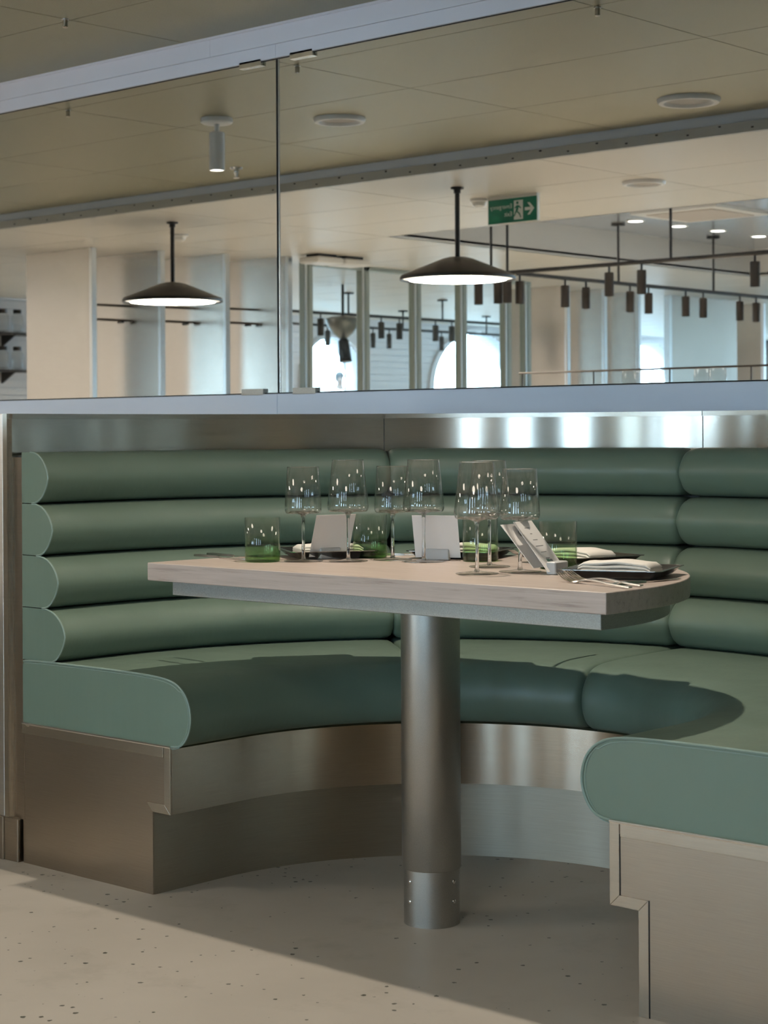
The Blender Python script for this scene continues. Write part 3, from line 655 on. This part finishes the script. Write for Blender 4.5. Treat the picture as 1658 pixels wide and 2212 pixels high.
for sg in (-1, 1):
    def pr(poly, y0, y1, name, mt, par, bev=None): return MB().prism([(sg * a, b) for a, b in (poly if sg < 0 else poly[::-1])], y0, y1, 'y').build(name, mt, par, ORG, smooth=0, bevel=bev)
    ep = pr([(1.142, 0), (1.142, ZL - .002), (RI + .001, ZL - .002), (RI + .001, ZS), (RP + .001, ZS), (RP + .001, 0)], YF - .003, YF + .02, 'end_panel', M['steel_base'], bq)
    y0, y1, w_ = YF - .0055, YF - .003, .021
    if sg < 0:
        strips = [[(1.142, ZL), (1.142, ZL - .024), (RI + w_ + .003, ZL - .024), (RI + w_ + .003, ZL)], [(RI, ZL), (RI + w_, ZL), (RI + w_, ZS + w_), (RI, ZS)], [(RI, ZS), (RI + w_, ZS + w_), (RP + .02, ZS + w_), (RP, ZS)]]
    else:
        strips = [[(1.142, ZL), (1.142, ZL - .024), (RI + w_ + .002, ZL - .024), (RI + w_ + .002, ZL)], [(RI, ZL), (RI + w_, ZL), (RI + w_, ZS + w_), (RI, ZS)], [(RI, ZS), (RI + w_, ZS + w_), (RP + w_, ZS + w_), (RP, ZS)], [(RP, ZS), (RP + w_, ZS + w_), (RP + w_, 0), (RP, 0)]]
    for s_ in strips: pr(s_, y0, y1, 'edge_strip', M['steel_strip'], ep, .0008)
    # rolled top lip and its dark joint line
    MB().tube([(sg * 1.142, YF - .003, ZL + .001), (sg * RI, YF - .003, ZL + .001)], .0035, 8).build('lip', M['chrome'], ep, ORG)
    if sg > 0:
        for q in ([(RI + w_, ZL - .02), (RI + w_ + .0016, ZL - .02), (RI + w_ + .0016, ZS + w_), (RI + w_, ZS + w_)], [(RP + w_, ZS + w_), (RP + w_ + .0016, ZS + w_), (RP + w_ + .0016, 0), (RP + w_, 0)]): pr(q, YF - .0036, YF - .003, 'gap', M['dark'], ep)
SZ = .4936
seat_f = smooth_pts([(.607, .339), (.567, .346), (.543, .372), (.534, .41), (.545, .450), (.575, .478), (.62, .490), (.70, .4945), (.85, .4955), (1.0, .4945), (1.10, .493), (1.14, .490)], 4)
seat_prof = seat_f + [(1.145, .48), (1.145, .339)]
for (a, b) in SECT:
    c_ = sweep(stations(a, b), seat_prof, a == 'L', b == 'R').build('seat_cushion', M['leather'], bq, ORG, smooth=50)
    for e, free in ((a, a == 'L'), (b, b == 'R')):
        if not free: continue
        s = ('L', 0) if e == 'L' else ('R', 0)
        MB().tube([at(s, r, z) + Vector((0, -.0005, 0)) for r, z in seat_f], .0028, 6).build('piping', M['piping'], c_, ORG)
        MB().tube([at(s, r + (.007 if r < .7 else 0), z - (.006 if r > .56 else 0)) + Vector((0, .0, 0)) for r, z in seat_f], .0012, 5).build('stitching', M['piping'], c_, ORG)
ROWZ = [.4936, .6217, .7477, .8734, .9986]; RFR = [.978, 1.003, 1.024, 1.040]; RCT = [1.03, 1.054, 1.075, 1.092, 1.098]
for k in range(4):
    z0, z1 = ROWZ[k] + .001, ROWZ[k + 1] - .001; zm = (z0 + z1) / 2
    fp = []
    for i in range(19):
        a_ = math.radians(-90 + 10 * i); u = (math.sin(a_) + 1) / 2; rc_ = RCT[k] + .012 + (RCT[k + 1] - RCT[k]) * u
        fp.append((rc_ - (rc_ - RFR[k] - .010 * abs(math.sin(a_))) * math.cos(a_) ** .85, zm + (z1 - z0) / 2 * math.sin(a_)))
    prof = fp + [(1.145, z1), (1.145, z0)]
    for (a, b) in SECT:
        c_ = sweep(stations(a, b), prof, a == 'L', b == 'R').build('back_roll', M['leather'], bq, ORG, smooth=50)
        for e, s in ((a, ('L', 0)), (b, ('R', 0))):
            if e in ('L', 'R'): MB().tube([at(s, r, z) + Vector((0, -.0005, 0)) for r, z in fp], .0024, 6).build('piping', M['piping'], c_, ORG)
MB().rings([[at(s, 1.143, .33), at(s, 1.143, .99), at(s, 1.18, .99), at(s, 1.18, .33)] for s in [('L', .08)] + stations('L', 'R')[1:-1] + [('R', .08)]]).build('back_board', M['joint'], bq, ORG)

# ================================================================== table
TX, TY, TW, TN = -.036, -1.457, .632, -1.5438
tb_ = thing('dining_table', 'D-shaped pale limed oak table on a single round metal column', 'table', (TX, -1.299, 0))
TO = (TX, -1.299, 0)
def dshape(i): return [(TX - TW + i, TN + i), (TX + TW - i, TN + i)] + arc(TX, TY, TW - i, 0, 180, 48)
tp = MB(); tp.prism(dshape(0), .7098, .75); tp.build('table_top', M['oak'], tb_, TO, smooth=30, bevel=.0018)
MB().prism(dshape(.04), .676, .7098).build('under_frame', M['frame'], tb_, TO, smooth=30, bevel=.0015)
cl = MB().lathe([(0, .118), (.062, .118), (.063, .1195), (.063, .678), (0, .678)], (TX, -1.299, 0), 64).build('column', M['column'], tb_, TO)
cs = MB().lathe([(0, 0), (.0595, 0), (.0595, .12), (0, .12)], (TX, -1.299, 0), 64).build('column_foot', M['column'], tb_, TO)
va = math.atan2(CAM.y + 1.299, CAM.x - TX)
for da in (-50, 52, 130, -130):
    for z_ in (.052, .094):
        a_ = va + math.radians(da); q = Vector((TX + .0595 * math.cos(a_), -1.299 + .0595 * math.sin(a_), z_)); d = Vector((math.cos(a_), math.sin(a_), 0))
        MB().tube([q - d * .001, q + d * .0018, q + d * .003], [.0048, .0045, .002], 12).build('screw', M['chrome'], cs, TO)

# ================================================================== glassware
def wine(H, zb, rb, rr, zw, label, loc):
    t = thing('wine_glass', label, 'wine glass', loc, group='stemmed wine glasses on the table')
    pr_o = smooth_pts([(.0045, zb - .004), (.010, zb + .001), (rb * .62, zb + .008), (rb * .9, zw - .008), (rb, zw + .002), (rb * .985, zw + .014)], 3) + [(rr, H)]
    pr_i = [(max(r - .0011, .0), z + (.0016 if r < rb * .8 else 0)) for r, z in reversed(pr_o)]; pr_i[-1] = (0, pr_i[-1][1]); pr_i[0] = (rr - .0009, H)
    MB().lathe([(0, zb - .004)] + pr_o + [(rr - .0004, H + .0004)] + pr_i, n=48).build('bowl', M['wine'], t, smooth=60)
    MB().tube([(rr * math.cos(a * math.pi / 20), rr * math.sin(a * math.pi / 20), H) for a in range(40)], .0007, 6, closed=True).build('rim', M['stem'], t, smooth=60)
    MB().lathe([(0, zb), (.006, zb + .001), (.018, zb + .0065), (.012, zb + .0075), (0, zb + .0072)], n=28).build('bowl_base', M['stem'], t, smooth=60)
    MB().lathe([(0, .004), (.006, .005), (.0042, .012), (.0034, zb * .5), (.0036, zb * .9), (.0058, zb + .0005), (0, zb + .001)], n=20).build('stem', M['stem'], t, smooth=60)
    MB().lathe([(0, .0), (.0435, .0), (.0445, .0012), (.0435, .002), (.02, .0042), (.006, .0065), (0, .0065)], n=48).build('foot', M['wine'], t, smooth=60)
    return t
def TP(x, y): q = hz(x, y, .75); return (q.x, q.y, .7502)
big = wine(.229, .108, .0468, .0352, .121, 'tall wine glass standing before the left blank menu card', TP(752, 1213))
for x, y, lab in ((915, 1214, 'tall wine glass standing before the centre blank menu card'), (1030, 1240, 'tall wine glass nearest the table front edge'), (1057, 1225, 'tall wine glass partly hidden behind the nearest wine glass')):
    copy_tree(big, loc=TP(x, y), label=lab)
sml = wine(.2135, .105, .0420, .0356, .117, 'shorter wine glass at far left, right of the leftmost green tumbler', TP(655, 1213))
for x, y, lab in ((848, 1210, 'shorter wine glass between two green tumblers near the middle'), (1123, 1236, 'shorter wine glass at far right, before the printed menu card')):
    copy_tree(sml, loc=TP(x, y), label=lab)
for px, py1, lab in ((1516, 797, 'wine glass on the bar counter, second from the right in mirror'), (1550, 795, 'wine glass on the bar counter, rightmost in mirror'), (1395, 800, 'wine glass on the bar counter, left of the bright pair in mirror'), (1360, 801, 'wine glass on the bar counter, beside the tapering rail post')):
    p = vr(px, py1, 1.3137); g = copy_tree(sml, loc=(p.x, max(CY0 + .1, min(CY1 - .08, p.y)), 1.1002), label=lab); g['group'] = 'wine glasses on the bar counter'
def tumbler(label, loc):
    t = thing('tumbler', label, 'tumbler', loc, group='green tinted tumblers on the table')
    R, H = .0402, .1
    MB().lathe([(R - .001, .002), (R, .004), (R, H - .0006), (R - .0008, H), (R - .0016, H - .0006), (R - .0017, .012)], n=48).build('wall', M['tumbler'], t, smooth=60)
    MB().lathe([(0, .001), (R - .004, .0), (R - .0022, .002), (R - .0020, .011), (R - .005, .013), (0, .0115)], n=48).build('base', M['tumbler_base'], t, smooth=60)
    return t
tm = tumbler('leftmost green tinted tumbler on the table', TP(567, 1213))
for x, y, lab in ((799, 1204, 'green tinted tumbler between the left menu card and middle wine glass'), (1037, 1212, 'green tinted tumbler behind the nearest pair of wine glasses'), (1205, 1228, 'rightmost green tinted tumbler behind the printed menu card')):
    copy_tree(tm, loc=TP(x, y), label=lab)

# ================================================================== menu cards
def menu(label, loc, rz, tilt, wd=.105, ht=.098, text=False):
    """card faces local -y, leaning back towards +y"""
    t = thing('menu_card', label, 'menu card', loc, rz, group='menu cards in acrylic holders')
    MB().cbox(-.027, .027, -.011, .011, 0, .026, .002).build('holder', M['acrylic'], t)
    mtx = Matrix.Translation((0, .001, .006)) @ Matrix.Rotation(-tilt, 4, 'X')
    c_ = MB().box(-wd / 2, wd / 2, -.0004, .0004, 0, ht).xf(mtx).build('card', M['paper'], t, smooth=0)
    if text:
        m2_ = Matrix.Translation((-.004, .024, .004)) @ Matrix.Rotation(-tilt - math.radians(3), 4, 'X')
        MB().box(-wd / 2, wd / 2, -.0004, .0004, 0.012, ht).xf(m2_).build('back_leaf', M['paper'], t, smooth=0)
        widths = (.020, .008, .018, .030, .022, .016); z_ = ht - .018
        for k, w_ in enumerate(widths):
            MB().box(-w_ / 2, w_ / 2, -.0007, -.0004, z_, z_ + .0016).xf(mtx).build('printed_line', M['ink'], c_, smooth=0); z_ -= .0155
        MB().box(-.010, .002, -.0007, -.0004, .022, .031).xf(mtx).build('printed_mark', M['ink_green'], c_, smooth=0)
        MB().box(.004, .012, -.0007, -.0004, .022, .030).xf(mtx).build('printed_mark', M['ink'], c_, smooth=0)
    return t
# a holder faces its diner: local -y points to the seat
menu('blank back of a menu card leaning right, left on the table', TP(709, 1207), math.radians(-105), math.radians(20), ht=.103)
menu('blank back of a menu card leaning left, in the table centre', TP(946, 1210), math.radians(-152), math.radians(20), ht=.103)
menu('printed menu card turned sideways, leaning left beside the right tumbler', TP(1203, 1240), math.radians(98), math.radians(39), wd=.075, ht=.128, text=True)

# ================================================================== trays, napkins, cutlery
def tray(label, loc, rz):
    t = thing('serving_tray', label, 'tray', loc, rz, group='square metal trays on the table')
    def loop(h, z, c): return [(-h + c, -h, z), (h - c, -h, z), (h, -h + c, z), (h, h - c, z), (h - c, h, z), (-h + c, h, z), (-h, h - c, z), (-h, -h + c, z)]
    MB().rings([loop(.076, 0.0003, .01), loop(.084, .003, .01), loop(.099, .0165, .011), loop(.104, .0172, .011), loop(.104, .0188, .011), loop(.097, .0183, .011), loop(.082, .005, .01), loop(.076, .0028, .01)]).build('dish', M['tray'], t, smooth=40)
    return t
def napkin(label, loc, rz, lx=.15, ly=.092):
    t = thing('napkin', label, 'napkin', loc, rz, group='folded linen napkins on trays')
    zs = 0
    for k in range(4):
        th = .0062; g = MB(); nseg = 14; rs = []
        for i in range(nseg + 1):
            u = i / nseg; x = -lx / 2 + lx * u; e = min(1, min(u, 1 - u) * 22 + .45)
            rise = .0022 * math.sin(u * math.pi) + .0015 * math.sin(u * 9 + k)
            hy = ly / 2 - .002 * k; z0 = zs * (.55 + .45 * e) + rise * k / 3; z1 = z0 + th * (.35 + .65 * e)
            m_ = (z0 + z1) / 2; q = (z1 - z0) / 2
            rs.append([(x, -hy + .003, z0), (x, hy - .003, z0), (x, hy - .0008, m_ - q * .5), (x, hy, m_), (x, hy - .0008, m_ + q * .5), (x, hy - .004, z1), (x, 0, z1 + .0012), (x, -hy + .004, z1), (x, -hy + .0008, m_ + q * .5), (x, -hy, m_), (x, -hy + .0008, m_ - q * .5)])
        g.rings(rs); g.build('fold', M['linen'], t, smooth=60); zs += th + .0004
    return t
PL = ((.40, -1.215, 20, 'on the right side of the table, nearest the front', 'right front'), (.104, -.951, -14, 'behind the rightmost tumbler', 'right rear'), (-.226, -.966, 21, 'behind the middle wine glasses', 'middle rear'), (-.486, -1.151, 56, 'behind the leftmost tumbler', 'left'))
for x, y, r, lab, sh in PL:
    tray('square gunmetal tray ' + lab, (x, y, .7502), math.radians(r))
    napkin('folded natural linen napkin on the %s tray' % sh, (x + (-.005 if x > 0 else .005), y, .7532), math.radians(r - 3 if x > .2 else r + 4))
def fork(label, loc, rz, flip=1):
    t = thing('fork', label, 'fork', loc, rz, group='forks on the table')
    path = [(-.085, .0022), (-.03, .0042), (.02, .008), (.055, .0065), (.075, .0025), (.09, .0016)]
    path = smooth_pts(path, 3); rs = []
    for i, (x, z) in enumerate(path):
        u = i / (len(path) - 1); w_ = .0045 - .002 * u if u < .6 else .0025 + (.0105 - .0025) * min(1, (u - .6) / .3)
        rs.append([(x, -w_, z), (x, w_, z), (x, w_ * .9, z + .0022), (x, -w_ * .9, z + .0022)])
    MB().rings(rs).build('handle', M['cutlery'], t)
    for k in range(4):
        y = -.0085 + .00567 * k
        MB().tube([(.088, y, .0026), (.105, y, .0055), (.118, y, .010), (.134, y, .0175)], [.0016, .0015, .0013, .0008], 6).build('tine', M['cutlery'], t)
    return t
def knife(label, loc, rz):
    t = thing('knife', label, 'knife', loc, rz, group='knives on the table')
    rs = []
    for x, w_, h in ((-.105, .0035, .005), (-.09, .0046, .006), (-.02, .004, .0055), (-.005, .0028, .004)): rs.append([(x, -w_, .0002), (x, w_, .0002), (x, w_ * .8, h), (x, -w_ * .8, h)])
    MB().rings(rs).build('handle', M['cutlery'], t)
    MB().prism([(-.006, -.003), (.02, -.0055), (.09, -.007), (.108, .001), (.09, .0045), (-.006, .003)], .0016, .0028).build('blade', M['cutlery'], t, smooth=0)
    return t
f1 = TP(1300, 1266); f2 = TP(1322, 1262)
fork('front fork with raised tines beside the right front tray', f1, math.radians(180 - 17))
fork('rear fork with raised tines beside the right front tray', f2, math.radians(180 - 15))
q = TP(1112, 1204); fork('fork on the rear of the table with tines towards the front', (q[0], q[1] + .125, q[2]), math.radians(-92))
knife('knife lying right of the right front tray', (.525, -1.31, .7502), math.radians(86))
knife('knife lying beside the right rear tray', (.29, -1.045, .7502), math.radians(25))
knife('knife at the far left of the table, nearest the corner', TP(478, 1206), math.radians(-6))
knife('knife behind the leftmost tumbler handle to the left', TP(508, 1203), math.radians(-4))
knife('knife beside the middle rear tray', (-.36, -1.01, .7502), math.radians(35))
